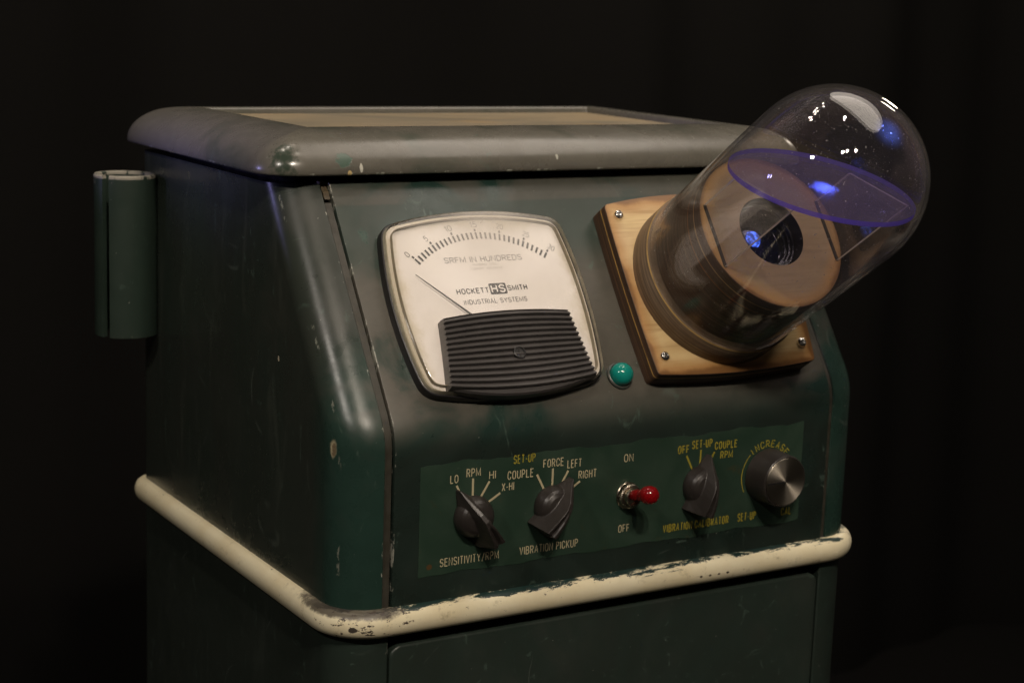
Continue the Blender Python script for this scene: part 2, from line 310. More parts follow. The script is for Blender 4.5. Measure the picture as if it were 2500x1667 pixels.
M['violet'] = clear('violet acrylic', (0.87, 0.845, 0.96), (0.36, 0.30, 0.62), 0.12, 0.04, 0.02, dust=0.03, spots=0.6, translucent=True)
def violet_edge():
    t = NT('violet acrylic edge')
    e = t.mixsh(0.6, t.bsdf((0.12, 0.075, 0.66), 0.25, 0, 0.5), t.n('BsdfTranslucent', {0: (0.18, 0.12, 0.85)}).outputs[0])
    return t.done(t.mixsh(0.42, e, t.n('BsdfTransparent', {0: (0.62, 0.56, 0.95)}).outputs[0]))
M['violet_edge'] = violet_edge()
def jewel():
    t = NT('teal jewel'); return t.done(t.bsdf(t.mix(t.noise(200, 3), (0.005, 0.20, 0.17), (0.008, 0.26, 0.21)), 0.16, 0, 0.5, Coat_Weight=0.4, Coat_Roughness=0.05, Subsurface_Weight=0.0))
M['jewel'] = jewel()
def redp():
    t = NT('translucent red plastic'); return t.done(t.bsdf((0.42, 0.006, 0.010), 0.14, 0, 0.55, Transmission_Weight=0.6, IOR=1.49))
M['red'] = redp()
def lens_glass():
    t = NT('coated lens glass'); return t.done(t.bsdf((0.004, 0.005, 0.012), 0.04, 0, 0.9, Coat_Weight=1.0, Coat_Tint=(0.35, 0.45, 1.0)))
M['lens'] = lens_glass()
def blue_glow():
    t = NT('blue projector light'); x, y, z = t.xyz()
    n = t.noise(420, 3, 0.6); f = t.step(n, 0.42, 0.72, 0.35, 2.6)
    return t.done(t.n('Emission', {0: (0.075, 0.17, 1.0), 1: f}).outputs[0])
M['glow'] = blue_glow()
def cloth():
    t = NT('black cloth'); c = t.mix(t.noise(3, 4, 0.6), (0.0050, 0.0048, 0.0044), (0.0082, 0.0078, 0.0072))
    return t.done(t.bsdf(c, 0.95, 0, 0.1, t.bump(t.noise(900, 2), 0.2, 0.001)))
M['cloth'] = cloth()

# ------------------------------------------------------------------ mesh helper
class MB:
    def __init__(s): s.v = []; s.f = []; s.m = []
    def add(s, verts, faces, mi=0):
        b = len(s.v); s.v += [tuple(q) for q in verts]
        for f in faces: s.f.append(tuple(b+i for i in f)); s.m.append(mi)
    def loft(s, rings, closed=True, cap0=False, cap1=False, mi=0, capm=None):
        n = len(rings[0]); V = [p for r in rings for p in r]; F = []
        for i in range(len(rings)-1):
            for j in range(n if closed else n-1):
                k = (j+1) % n; F.append((i*n+j, i*n+k, (i+1)*n+k, (i+1)*n+j))
        s.add(V, F, mi)
        b = len(s.v)-len(V)
        if cap0: s.f.append(tuple(b+j for j in reversed(range(n)))); s.m.append(mi if capm is None else capm)
        if cap1: s.f.append(tuple(b+(len(rings)-1)*n+j for j in range(n))); s.m.append(mi if capm is None else capm)
    def lathe(s, prof, n=64, c=(0, 0), mi=0):
        rings = [[(c[0]+r*math.cos(2*math.pi*j/n), c[1]+r*math.sin(2*math.pi*j/n), z) for j in range(n)] for r, z in prof]
        s.loft(rings, True, mi=mi)
    def prism(s, out, z0, z1, bev=0.0, mi=0, capm=None, seg=3):
        # outline (ccw) extruded; top edge rounded by bev
        rings = [[(x, y, z0) for x, y in out]]
        if bev > 0:
            for k in range(seg+1):
                a = math.pi/2*k/seg; o = inset(out, bev*(1-math.cos(a)))
                rings.append([(x, y, z1-bev+bev*math.sin(a)) for x, y in o])
        else: rings.append([(x, y, z1) for x, y in out])
        s.loft(rings, True, cap0=True, cap1=True, mi=mi, capm=capm)
    def box(s, x0, x1, y0, y1, z0, z1, mi=0): s.prism([(x0, y0), (x1, y0), (x1, y1), (x0, y1)], z0, z1, mi=mi)
    def build(s, name, mats, parent=None, frame=None, smooth=35, unit=MM):
        me = bpy.data.meshes.new(name); me.from_pydata([(x*unit, y*unit, z*unit) for x, y, z in s.v], [], s.f)
        for m_ in (mats if isinstance(mats, (list, tuple)) else [mats]): me.materials.append(m_)
        me.polygons.foreach_set('material_index', s.m)
        bm = bmesh.new(); bm.from_mesh(me); bmesh.ops.remove_doubles(bm, verts=bm.verts, dist=1e-7)
        bmesh.ops.recalc_face_normals(bm, faces=bm.faces); bm.to_mesh(me); bm.free()
        if smooth:
            me.polygons.foreach_set('use_smooth', [True]*len(me.polygons)); me.set_sharp_from_angle(angle=math.radians(smooth))
        o = bpy.data.objects.new(name, me); COL.objects.link(o)
        if frame is not None: o.matrix_world = frame
        if parent is not None:
            o.parent = parent; o.matrix_parent_inverse = parent_world(parent).inverted()
        return o
WORLD = {}
def parent_world(p):
    m = p.matrix_basis.copy()
    if p.parent: m = parent_world(p.parent) @ p.matrix_parent_inverse @ m
    return m
def inset(out, d):
    n = len(out); res = []
    for i in range(n):
        p0, p1, p2 = Vector(out[i-1]), Vector(out[i]), Vector(out[(i+1) % n])
        a = (p1-p0); b = (p2-p1)
        if a.length < 1e-9: a = b
        if b.length < 1e-9: b = a
        a.normalize(); b.normalize()
        na, nb = Vector((-a.y, a.x)), Vector((-b.y, b.x)); m = na+nb
        k = m.length
        m = m/k if k > 1e-6 else na
        c = max(0.4, m.dot(na)); res.append(tuple(p1+m*(d/c)))
    return res
def rrect(x0, x1, y0, y1, r, n=8):
    P = []
    for cx, cy, a0 in ((x1-r, y0+r, -90), (x1-r, y1-r, 0), (x0+r, y1-r, 90), (x0+r, y0+r, 180)):
        for k in range(n+1):
            a = math.radians(a0+90*k/n); P.append((cx+r*math.cos(a), cy+r*math.sin(a)))
    return P
def barrel(x0, x1, y0, y1, bl, br, bb, bt, rc, n=14):
    # four corners with bulging sides and softened corners, ccw
    C = [(x0, y0), (x1, y0), (x1, y1), (x0, y1)]; B = [bb, br, bt, bl]; D = [(0, -1), (1, 0), (0, 1), (-1, 0)]
    side = []
    for i in range(4):
        a, b = Vector(C[i]), Vector(C[(i+1) % 4]); d = Vector(D[i]); L = (b-a).length; u0 = rc/L
        side.append([tuple(a+(b-a)*u + d*B[i]*(1-(2*u-1)**2)) for u in [u0+(1-2*u0)*k/n for k in range(n+1)]])
    P = []
    for i in range(4):
        P += side[i]
        e = Vector(side[i][-1]); s_ = Vector(side[(i+1) % 4][0]); c = Vector(C[(i+1) % 4])
        for k in range(1, 5):
            u = k/5; P.append(tuple(e*(1-u)**2 + c*2*u*(1-u) + s_*u*u))
    return P

# ------------------------------------------------------------------ frames
W, D, H1, S_, H2, R = 330.0, 282.0, 87.5, 78.4, 199.5, 26.0
L = math.hypot(S_, H2-H1); T = Vector((0, S_/L, (H2-H1)/L)); N = Vector((0, -(H2-H1)/L, S_/L))
def frame(origin, ax, ay, az):
    m = Matrix.Identity(4)
    for i in range(3): m[i][0] = ax[i]; m[i][1] = ay[i]; m[i][2] = az[i]; m[i][3] = origin[i]*MM
    return m
SLOPE = frame((0, 0, H1), (1, 0, 0), T, N)                      # local = (x, up the slope, out)
FRONT = frame((0, 0, 0), (1, 0, 0), (0, 0, 1), (0, -1, 0))      # local = (x, z, out)
K = (H2-H1); SLP = S_/K; BD = 9.0
def yf(z):
    if z <= H1-BD: return 0.0
    if z >= H1+BD: return (z-H1)*SLP
    u = (z-(H1-BD))/(2*BD); return SLP*2*BD*u*u/2
ZS = [0, 30, 60] + [H1-BD+2*BD*k/12 for k in range(13)] + [110, 140, 170, H2]

# ------------------------------------------------------------------ setting
b = MB(); rings = []
for i in range(13):
    z = -900 + 3400*i/12; row = []
    for j in range(121):
        u = j/120; x = -1800+4200*u
        y = 1100 + 22*math.sin(x*0.013+0.4*math.sin(z*0.002)) + 12*math.sin(x*0.031+1.3+z*0.0006) + 30*math.sin(x*0.0037+2)
        row.append((x, y, z))
    rings.append(row)
b.loft(rings, closed=False); o = b.build('backdrop', M['cloth']); o['kind'] = 'structure'
b = MB(); b.add([(-2500, -2500, -640), (3000, -2500, -640), (3000, 1200, -640), (-2500, 1200, -640)], [(0, 1, 2, 3)])
o = b.build('floor', M['cloth']); o['kind'] = 'structure'

# ------------------------------------------------------------------ console
root = bpy.data.objects.new('test_console', None); COL.objects.link(root); root.location = (0.165, 0.14, -0.64)
root['label'] = 'worn dark green metal test console with white meter, cream trim and glass dome'
root['category'] = 'console'
root.empty_display_size = 0.1

XL, XR = 22.5, 303.7
def section(z, y0, fold=7.0, back=10.0):
    P = [(XL, y0+fold, z), (XL, y0+0.7, z), (XL-0.7, y0, z)]
    for k in range(11):
        a = math.radians(-90-90*k/10); P.append((R*0.84+R*0.84*math.cos(a), y0+R+R*math.sin(a), z)) if False else P.append((22-0.0+22*math.cos(a), y0+22+22*math.sin(a), z))
    for k in range(6):
        a = math.radians(180-90*k/5); P.append((back+back*math.cos(a), D-back+back*math.sin(a), z))
    for k in range(6):
        a = math.radians(90-90*k/5); P.append((W-back+back*math.cos(a), D-back+back*math.sin(a), z))
    for k in range(11):
        a = math.radians(0-90*k/10); P.append((W-R+R*math.cos(a), y0+R+R*math.sin(a), z))
    P += [(XR+0.7, y0, z), (XR, y0+0.7, z), (XR, y0+fold, z)]
    return P
b = MB()
b.loft([section(z, yf(z)+0.3) for z in ZS], closed=False)
b.loft([section(H2, yf(H2)+0.3), [(x*0.94+10, y*0.94+8, H2-0.3) for x, y, _ in section(H2, yf(H2)+0.3)]], closed=False)
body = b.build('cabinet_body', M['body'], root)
# neck under the lid and dark inside, recessed strips beside the panel
b = MB(); b.prism(rrect(10, 320, 92, 272, 14), H2-6, 206)
b.build('lid_neck', M['dark'], body)
b = MB(); b.loft([[(XL-1, yf(z)+7.5, z), (XR+1, yf(z)+7.5, z)] for z in ZS], closed=False)
b.build('inner_frame', M['dark'], body)
for xa, xb in ((XL+0.1, 26.3), (301.6, XR-0.1)):
    b = MB()
    b.loft([[(xa, yf(z)+1.3, z), (xb, yf(z)+1.3, z), (xb, yf(z)+5, z), (xa, yf(z)+5, z)] for z in ZS[:-1]+[H2-9]], cap0=True, cap1=True)
    b.build('seam_strip', M['strip'], body)
b = MB()
zs = [H2-7.2, H2-3.4, H2]
b.loft([[(XL+0.9, yf(z)+1.6+dy, z), (26.6, yf(z)+1.6+dy, z), (26.6, yf(z)+6, z), (XL+0.9, yf(z)+6, z)] for z, dy in ((H2-7.2, 0), (H2-3.6, 0), (H2-3.4, 0.9), (H2+1, 0.9))], cap0=True, cap1=True)
b.build('latch_tab', M['latch'], body)

# front panel
def psec(z, x0=27.3, x1=300.9, e=0.8):
    y = yf(z); return [(x0, y+6, z), (x0, y+e, z), (x0+0.25*e, y+0.25*e, z), (x0+e, y, z)] + [(x0+e+(x1-x0-2*e)*k/10, y, z) for k in range(1, 10)] + [(x1-e, y, z), (x1-0.25*e, y+0.25*e, z), (x1, y+e, z), (x1, y+6, z)]
b = MB(); b.loft([psec(z) for z in ZS[:-1]] + [psec(H2+0.6)], closed=False)
panel = b.build('front_panel', M['panel'], root)

# lower cabinet
def lsec(z):
    P = [(26.0, 12, z), (26.0, 0.9, z), (25.3, 0.3, z)]
    for k in range(11):
        a = math.radians(-90-90*k/10); P.append((24+24*math.cos(a), 0.3+24+24*math.sin(a), z))
    for k in range(6):
        a = math.radians(180-90*k/5); P.append((10+10*math.cos(a), D-10+10*math.sin(a), z))
    for k in range(6):
        a = math.radians(90-90*k/5); P.append((W-10+10*math.cos(a), D-10+10*math.sin(a), z))
    for k in range(11):
        a = math.radians(-90*k/10); P.append((W-R+R*math.cos(a), 0.3+R+R*math.sin(a), z))
    P += [(302.3, 0.3, z), (301.6, 0.9, z), (301.6, 12, z)]
    return P
b = MB(); b.loft([lsec(z) for z in (0, -14, -60, -200, -420, -638)], closed=False)
low = b.build('lower_cabinet', M['lower'], root)
b = MB(); b.box(25.5, 302, 11.5, 12.5, -636, 0); b.build('door_recess', M['dark'], low)
b = MB(); b.prism(rrect(27.2, 300.7, -620, -20.2, 6.5), -9, -0.2, 1.6, seg=5)
b.build('lower_door', M['lower'], root, FRONT)

# trim band
def trim_path(n=9):
    P = []
    for (cx, cy, r, a0) in ((W-R, R, R, -90), (W-9, D-9, 9, 0), (9, D-9, 9, 90), (23, 23, 23, 180)):
        for k in range(n+1):
            a = math.radians(a0+90*k/n); P.append((cx+r*math.cos(a), cy+r*math.sin(a), math.cos(a), math.sin(a)))
    Q = []
    for i, p in enumerate(P):                        # subdivide the straight runs
        q = P[(i+1) % len(P)]; Q.append(p); d = math.hypot(q[0]-p[0], q[1]-p[1])
        if d > 40:
            for k in range(1, 12): u = k/12; Q.append(tuple(p[j]*(1-u)+q[j]*u for j in range(4)))
    return Q
prof = [(-1.0, 0.3)] + [(6.6*math.cos(a)**0.85 if math.cos(a) > 0 else 0, -6.9+7.2*math.sin(a)) for a in [math.radians(90-180*k/16) for k in range(17)]] + [(-1.0, -14.1)]
TP = trim_path()
b = MB(); rg = [[(x+nx*d, y+ny*d, z) for (x, y, nx, ny) in TP] for d, z in prof]
b.loft(rg); b.build('trim_band', M['trim'], root, smooth=60)

# lid
LX0, LX1, LY0, LY1, LZ = -9.0, 339.0, 71.5, 296.0, 204.4
def lring(i, z, rc=21): r = max(0.6, rc-i); return [(x, y, z) for x, y in rrect(LX0+i, LX1-i, LY0+i, LY1-i, r, 8)]
pr = [(7, LZ), (1.0, LZ), (0.3, LZ+0.4), (0, LZ+1.2)]
IW, IH = 38.0, 20.3
for k in range(1, 17):
    a = math.pi/2*k/16; pr.append((IW*(1-math.cos(a)**0.92), LZ+1.2+IH*math.sin(a)**0.95))
pr += [(IW+1.6, LZ+IH+0.9), (IW+2.4, LZ+IH-0.2), (IW+2.7, LZ+IH-4.5)]
b = MB(); b.loft([lring(i, z) for i, z in pr])
lid = b.build('lid', M['lid'], root, smooth=50)
b = MB(); i = IW+2.5; b.add([(LX0+i, LY0+i, LZ+IH-2.6), (LX1-i, LY0+i, LZ+IH-2.6), (LX1-i, LY1-i, LZ+IH-2.6), (LX0+i, LY1-i, LZ+IH-2.6)], [(0, 1, 2, 3)])
b.build('tray', M['tray'], lid)
b = MB(); b.prism(rrect(-3, 333, 78, 290, 16), LZ-0.2, LZ+0.8); b.build('lid_underside', M['dark'], lid)

# tube holder on the left side
b = MB(); cx, cy = -16.0, 262.0
ro, ri = 18.0, 14.8; a0, a1 = -140, 205
def arc(r, z): return [(cx+r*math.cos(math.radians(a0+(a1-a0)*k/60)), cy+r*math.sin(math.radians(a0+(a1-a0)*k/60)), z) for k in range(61)]
zt, zb = 187.5, 93.3
sec = [arc(ro, zb), arc(ro, zt-0.8), arc(ro-0.8, zt), arc(ri+0.8, zt), arc(ri, zt-0.8), arc(ri, zb)]
b.loft(sec + [sec[0]], closed=False)
for e in (0, 60):
    ringp = [s_[e] for s_ in sec]; b.add(ringp, [tuple(range(len(ringp)))])
b.loft([[(-3, 264, z), (0.2, 264, z), (0.2, 276, z), (-3, 276, z)] for z in (zb+2, zt-2)], cap0=True, cap1=True)
tube = b.build('tube_holder', M['tube'], root)

# ------------------------------------------------------------------ lettering
def _arc(cx, cy, rx, ry, a0, a1, n=9):
    return [(cx+rx*math.cos(math.radians(a0+(a1-a0)*k/n)), cy+ry*math.sin(math.radians(a0+(a1-a0)*k/n))) for k in range(n+1)]
_O = _arc(.5, .66, .5, .34, 0, 180) + _arc(.5, .34, .5, .34, 180, 360)
GL = {                                             # centre lines in a unit box: width class, strokes (closed flag first)
    'A': (1.1, [(0, [(0, 0), (.5, 1), (1, 0)]), (0, [(.17, .33), (.83, .33)])]),
    'B': (1, [(0, [(0, .52)] + [(0, 1)] + _arc(.5, .76, .42, .24, 90, -90) + [(0, .52)]), (0, [(0, .52), (.5, .52)][1:] + _arc(.52, .26, .48, .26, 90, -90) + [(0, 0), (0, .52)])]),
    'C': (1, [(0, _arc(.5, .66, .5, .34, 8, 180) + _arc(.5, .34, .5, .34, 180, 352))]),
    'D': (1, [(1, [(0, 0), (0, 1)] + _arc(.42, .62, .58, .38, 90, 0) + _arc(.42, .38, .58, .38, 0, -90))]),
    'E': (.88, [(0, [(1, 1), (0, 1), (0, 0), (1, 0)]), (0, [(0, .53), (.85, .53)])]),
    'F': (.86, [(0, [(1, 1), (0, 1), (0, 0)]), (0, [(0, .51), (.85, .51)])]),
    'G': (1.05, [(0, _arc(.5, .66, .5, .34, 12, 180) + _arc(.5, .34, .5, .34, 180, 345) + [(1, .45), (.55, .45)])]),
    'H': (1, [(0, [(0, 0), (0, 1)]), (0, [(1, 0), (1, 1)]), (0, [(0, .52), (1, .52)])]),
    'I': (0, [(0, [(.5, 0), (.5, 1)])]),
    'K': (1, [(0, [(0, 0), (0, 1)]), (0, [(1, 1), (.05, .36)]), (0, [(.32, .54), (1, 0)])]),
    'L': (.8, [(0, [(0, 1), (0, 0), (1, 0)])]),
    'M': (1.35, [(0, [(0, 0), (0, 1), (.5, .12), (1, 1), (1, 0)])]),
    'N': (1.05, [(0, [(0, 0), (0, 1), (1, 0), (1, 1)])]),
    'O': (1.02, [(1, _O)]), '0': (1, [(1, _O)]),
    'P': (.95, [(0, [(0, 0), (0, 1)] + _arc(.48, .74, .52, .26, 90, -90) + [(0, .48)])]),
    'R': (1, [(0, [(0, 0), (0, 1)] + _arc(.48, .75, .50, .25, 90, -90) + [(0, .50)]), (0, [(.48, .5), (1, 0)])]),
    'S': (1, [(0, _arc(.5, .755, .5, .245, 15, 255) + _arc(.5, .255, .5, .255, 75, -165))]),
    'T': (.95, [(0, [(0, 1), (1, 1)]), (0, [(.5, 1), (.5, 0)])]),
    'U': (1, [(0, [(0, 1)] + _arc(.5, .32, .5, .32, 180, 360) + [(1, 1)])]),
    'V': (1.1, [(0, [(0, 1), (.5, 0), (1, 1)])]),
    'W': (1.5, [(0, [(0, 1), (.25, 0), (.5, .9), (.75, 0), (1, 1)])]),
    'X': (1.05, [(0, [(0, 0), (1, 1)]), (0, [(0, 1), (1, 0)])]),
    'Y': (1.05, [(0, [(0, 1), (.5, .45), (1, 1)]), (0, [(.5, .45), (.5, 0)])]),
    '/': (.8, [(0, [(0, -.1), (1, 1.05)])]), '-': (.45, [(0, [(0, .45), (1, .45)])]),
    '1': (.4, [(0, [(0, .78), (.9, 1), (.9, 0)])]),
    '2': (1, [(0, _arc(.5, .72, .5, .28, 165, -25) + [(0, 0), (1, 0)])]),
    '3': (1, [(0, _arc(.5, .755, .48, .245, 155, -75) + _arc(.5, .26, .5, .26, 75, -160))]),
    '5': (1, [(0, [(.92, 1), (.12, 1), (.05, .52)] + _arc(.48, .33, .52, .33, 125, -155))]),
}
def stroke(b, pts, closed, sw, z, mi, tf):
    n = len(pts); Q = []
    for p in pts:
        if not Q or (Vector(p)-Vector(Q[-1])).length > 1e-4: Q.append(p)
    if closed and (Vector(Q[0])-Vector(Q[-1])).length < 1e-4: Q.pop()
    n = len(Q); lf, rt = [], []
    for i in range(n):
        p = Vector(Q[i]); a = p-Vector(Q[i-1]) if (i > 0 or closed) else None; c = Vector(Q[(i+1) % n])-p if (i < n-1 or closed) else None
        if a is None: a = c
        if c is None: c = a
        a = a.normalized(); c = c.normalized(); m = Vector((-a.y-c.y, a.x+c.x)); k = m.length
        m = Vector((-a.y, a.x)) if k < 1e-3 else m/k
        s_ = min(1.9, 1/max(0.2, m.dot(Vector((-a.y, a.x)))))*sw/2
        lf.append(tf(p+m*s_)); rt.append(tf(p-m*s_))
    V = [(x, y, z) for x, y in lf] + [(x, y, z) for x, y in rt]
    F = [(i+n, (i+1) % n+n, (i+1) % n, i) for i in range(n if closed else n-1)]
    b.add(V, F, mi)
def write(b, txt, x0, x1, y, cap, z, sw=0.15, ang=0.0, mi=0, center=None):
    """sw: stroke as a fraction of the cap height"""
    s_ = sw*cap; gap = 0.62
    cl = [GL[c][0] if c != ' ' else None for c in txt]
    nl = sum(c for c in cl if c is not None); ngap = len(txt)-1
    # width = n*s_ + wl*nl + gaps ; gap tied to the letter width
    nn = sum(1 for c in cl if c is not None); nsp = len(txt)-nn
    wl = ((x1-x0) - nn*s_) / max(0.3, nl + ngap*0.30 + nsp*0.55)
    g = wl*0.30; x = x0; k = 0
    def tf(p):
        px, py = p
        if ang:
            cx, cy = center; dx, dy = px-cx, py-cy; ca, sa = math.cos(ang), math.sin(ang); px, py = cx+dx*ca-dy*sa, cy+dx*sa+dy*ca
        return (px, py)
    for ch in txt:
        if ch == ' ': x += wl*0.55+g; continue
        c, st = GL[ch]; wd = c*wl
        for closed, pts in st:
            P = [(x+s_/2+px*wd if c else x+s_/2, y+s_/2+py*(cap-s_)) for px, py in pts]
            stroke(b, P, closed, s_, z+0.006*(k % 3), mi, tf); k += 1
        x += wd+s_+g
def bar(b, x0, y0, x1, y1, wd, z, mi=0):
    d = Vector((x1-x0, y1-y0)); n = Vector((-d.y, d.x)).normalized()*wd/2
    b.add([(x0-n.x, y0-n.y, z), (x1-n.x, y1-n.y, z), (x1+n.x, y1+n.y, z), (x0+n.x, y0+n.y, z)], [(0, 1, 2, 3)], mi)

# legend plate
out = []
def wob(x, y, k): return (x, y + k*(0.5*math.sin(x*0.11+0.6)+0.3*math.sin(x*0.29+1)+0.15*math.sin(x*0.9)))
out += [wob(41.5+241*k/60, 13.4, 1) for k in range(61)]
out += [wob(282.6-241.2*k/60, 69.8, 1.4) for k in range(61)]
b = MB(); b.prism(out, 0.02, 0.22); plate = b.build('legend_plate', M['legend'], panel, FRONT)
ZL = 0.30
for tx in (('LO', 58.1, 62.7, 59.4, 4.3), ('RPM', 67.2, 75.4, 61.6, 4.4), ('HI', 80.3, 84.2, 59.2, 4.4), ('X-HI', 87.8, 95.1, 52.1, 4.4),
           ('COUPLE', 91.0, 106.4, 57.7, 4.6), ('FORCE', 112.0, 124.4, 61.6, 4.5), ('LEFT', 126.6, 135.4, 59.9, 4.5), ('RIGHT', 133.7, 144.9, 53.4, 4.5),
           ('SENSITIVITY/RPM', 53.5, 87.5, 17.2, 4.4), ('VIBRATION PICKUP', 99.6, 135.1, 17.2, 4.4), ('ON', 161.8, 167.8, 59.4, 4.3), ('OFF', 160.2, 167.3, 21.3, 4.3)):
    b = MB(); write(b, *tx, ZL, 0.115); b.build('cream_lettering', M['ink_cream'], panel, FRONT, smooth=0)
for (x0, y0, x1, y1) in ((61.8, 58.1, 65.9, 50.4), (71.1, 60.8, 71.1, 50.4), (80.6, 58.3, 75.4, 50.0), (87.1, 51.5, 79.6, 47.2),
                         (108.5, 58.6, 113.9, 48.8), (118.0, 60.9, 117.8, 50.0), (127.3, 58.7, 122.1, 49.8), (134.8, 52.3, 126.5, 47.2)):
    b = MB(); bar(b, x0, y0, x1, y1, 1.15, ZL); b.build('cream_tick', M['ink_cream'], panel, FRONT, smooth=0)
for tx in (('SET-UP', 94.2, 107.2, 65.6, 4.5), ('OFF', 196.5, 204.0, 60.1, 4.5), ('SET-UP', 205.7, 219.3, 61.9, 4.7), ('COUPLE', 221.0, 236.4, 60.0, 4.5),
           ('RPM', 225.1, 233.6, 54.5, 4.4), ('VIBRATION CALIBRATOR', 189.2, 233.4, 17.5, 4.6), ('SET-UP', 239.4, 252.3, 17.5, 4.8), ('CAL', 270.0, 277.3, 17.3, 4.6)):
    b = MB(); write(b, *tx, ZL, 0.125 if tx[0] == 'SET-UP' and tx[1] < 100 else 0.15); b.build('yellow_lettering', M['ink_yellow'], panel, FRONT, smooth=0)
for (x0, y0, x1, y1) in ((202.4, 58.7, 207.6, 49.0), (211.9, 61.0, 211.5, 50.1), (221.1, 59.0, 216.5, 51.0)):
    b = MB(); bar(b, x0, y0, x1, y1, 1.1, ZL); b.build('yellow_tick', M['ink_yellow'], panel, FRONT, smooth=0)
DC = (258.0, 42.2)
b = MB()
for k, ch in enumerate('INCREASE'):
    a = math.radians(128-86*k/7); rr = 17.6; px, py = DC[0]+rr*math.cos(a), DC[1]+rr*math.sin(a)
    wd = 0.75 if ch == 'I' else 2.7
    write(b, ch, px-wd/2, px+wd/2, py-2.1, 4.2, ZL, 0.135, a-math.pi/2, center=(px, py))
b.build('yellow_lettering', M['ink_yellow'], panel, FRONT, smooth=0)
for aa, ab in ((134, 208), (27, 36)):
    b = MB(); m_ = 14
    stroke(b, [(DC[0]+17.3*math.cos(math.radians(aa+(ab-aa)*k/m_)), DC[1]+17.3*math.sin(math.radians(aa+(ab-aa)*k/m_))) for k in range(m_+1)], False, 0.55, ZL, 0, lambda p: (p.x, p.y))
    b.build('dial_arc', M['ink_yellow'], panel, FRONT, smooth=0)

# ------------------------------------------------------------------ pointer knobs (chicken head)
def remesh_union(name, parts, voxel, mat, parent, fr, smooth_it=3):
    b = MB()
    for fn in parts: fn(b)
    o = b.build(name, mat, None, None, 0)
    md = o.modifiers.new('r', 'REMESH'); md.mode = 'VOXEL'; md.voxel_size = voxel*MM; md.use_smooth_shade = True
    ms = o.modifiers.new('s', 'SMOOTH'); ms.factor = 0.5; ms.iterations = smooth_it
    bpy.context.view_layer.update()
    me = bpy.data.meshes.new_from_object(o.evaluated_get(bpy.context.evaluated_depsgraph_get()))
    bpy.data.objects.remove(o); me.name = name
    o = bpy.data.objects.new(name, me); COL.objects.link(o)
    if not me.materials: me.materials.append(mat)
    o.matrix_world = fr; o.parent = parent; o.matrix_parent_inverse = parent_world(parent).inverted(); return o
def kb_body(b):
    pr = [(0.01, 0), (10.6, 0), (10.8, 1.5), (10.6, 3.0), (10.1, 4.4), (9.4, 6.0), (8.3, 7.4), (6.4, 8.6), (3.6, 9.3), (0.01, 9.6)]
    b.lathe(pr, 48)
def kb_fin(b):
    # stations along the pointer: u, base half width, top half width, z bottom, z top
    st = [(-14.6, 6.6, 2.9, 0, 15.0, 1.6), (-14.4, 6.8, 3.1, 0, 15.8, 1.9), (-10, 5.9, 2.7, 0, 16.6, 2.0), (-5, 5.6, 2.2, 0, 17.0, 1.6), (-2, 5.8, 1.7, 0, 17.0, 0.5), (1, 6.0, 1.3, 0, 16.6, 0.02),
          (5, 6.0, 1.1, 0, 14.6, 0.02), (10, 4.2, 0.9, 0, 10.0, 0.02), (14.5, 2.0, 0.6, 0, 6.0, 0.02), (17.2, 0.5, 0.3, 0, 4.0, 0.02)]
    rings = []
    for u, wb, wt, z0, z1, g in st:
        wm = wt+(wb-wt)*0.42; h = z1-z0
        half = [(wb, z0), (wb*0.95, z0+h*0.2), (wm, z0+h*0.6), (wt, z1), (wt*0.5, z1)]
        rings.append([(x, u, z) for x, z in half] + [(0, u, z1-g)] + [(-x, u, z) for x, z in reversed(half)])
    b.loft(rings, cap0=True, cap1=True)
knobs = []
def knob_frame(x, z, deg):
    a = math.radians(deg)                       # clockwise from straight up
    ax = Vector((math.cos(a), 0, -math.sin(a))); ay = Vector((math.sin(a), 0, math.cos(a)))
    return frame((x, -0.3, z), ax, ay, (0, -1, 0))
k0 = None
for x, z, deg in ((71.1, 41.6, -33), (117.8, 41.6, 38), (211.4, 41.8, 16)):
    if k0 is None:
        k0 = remesh_union('pointer_knob', (kb_body, kb_fin), 0.24, M['knob'], root, knob_frame(x, z, deg), 2)
    else:
        o = k0.copy(); COL.objects.link(o); o.matrix_basis = knob_frame(x, z, deg); o.parent = root; o.matrix_parent_inverse = parent_world(root).inverted()

# toggle switch
tf = frame((165.0, -0.3, 41.4), (1, 0, 0), (0, 0, 1), (0, -1, 0))
b = MB()
rg = []
for (r, z) in ((4.2, 0), (7.2, 0), (7.2, 0.6), (6.9, 1.0)): rg.append((r, z))
b.lathe(rg, 48)
NK = 40
def knurl(r0, r1, z): return [((r1 if j % 2 else r0)*math.cos(math.pi*j/NK), (r1 if j % 2 else r0)*math.sin(math.pi*j/NK), z) for j in range(2*NK)]
b.loft([knurl(6.2, 6.2, 1.0), knurl(6.3, 6.7, 1.4), knurl(6.3, 6.7, 3.3), knurl(5.9, 5.9, 3.9), knurl(4.9, 4.9, 4.0)])
sw = b.build('toggle_switch', M['brass'], root, tf, smooth=25)
b = MB(); b.lathe([(4.9, 3.2), (4.9, 6.0), (4.6, 6.5), (3.7, 6.6), (3.5, 6.0), (3.4, 4.5), (0.01, 4.4)], 40); b.build('bushing', M['brass'], sw, tf)
tilt = math.radians(15)
la = Vector((-0.02, -math.cos(tilt), math.sin(tilt))).normalized(); lx = Vector((1, 0, 0)); ly = la.cross(lx).normalized(); lx = ly.cross(la)
lf = frame((165.0, -3.0, 41.9), lx, ly, la)
b = MB(); b.lathe([(0.01, 0), (2.2, 0), (2.6, 3), (3.2, 6), (3.0, 8.5), (2.75, 10.5), (3.1, 12.2), (4.0, 14), (4.75, 16.2), (4.9, 18), (4.6, 20), (3.7, 21.6), (2.2, 22.6), (0.01, 23.0)], 40)
b.build('lever', M['red'], sw, lf)

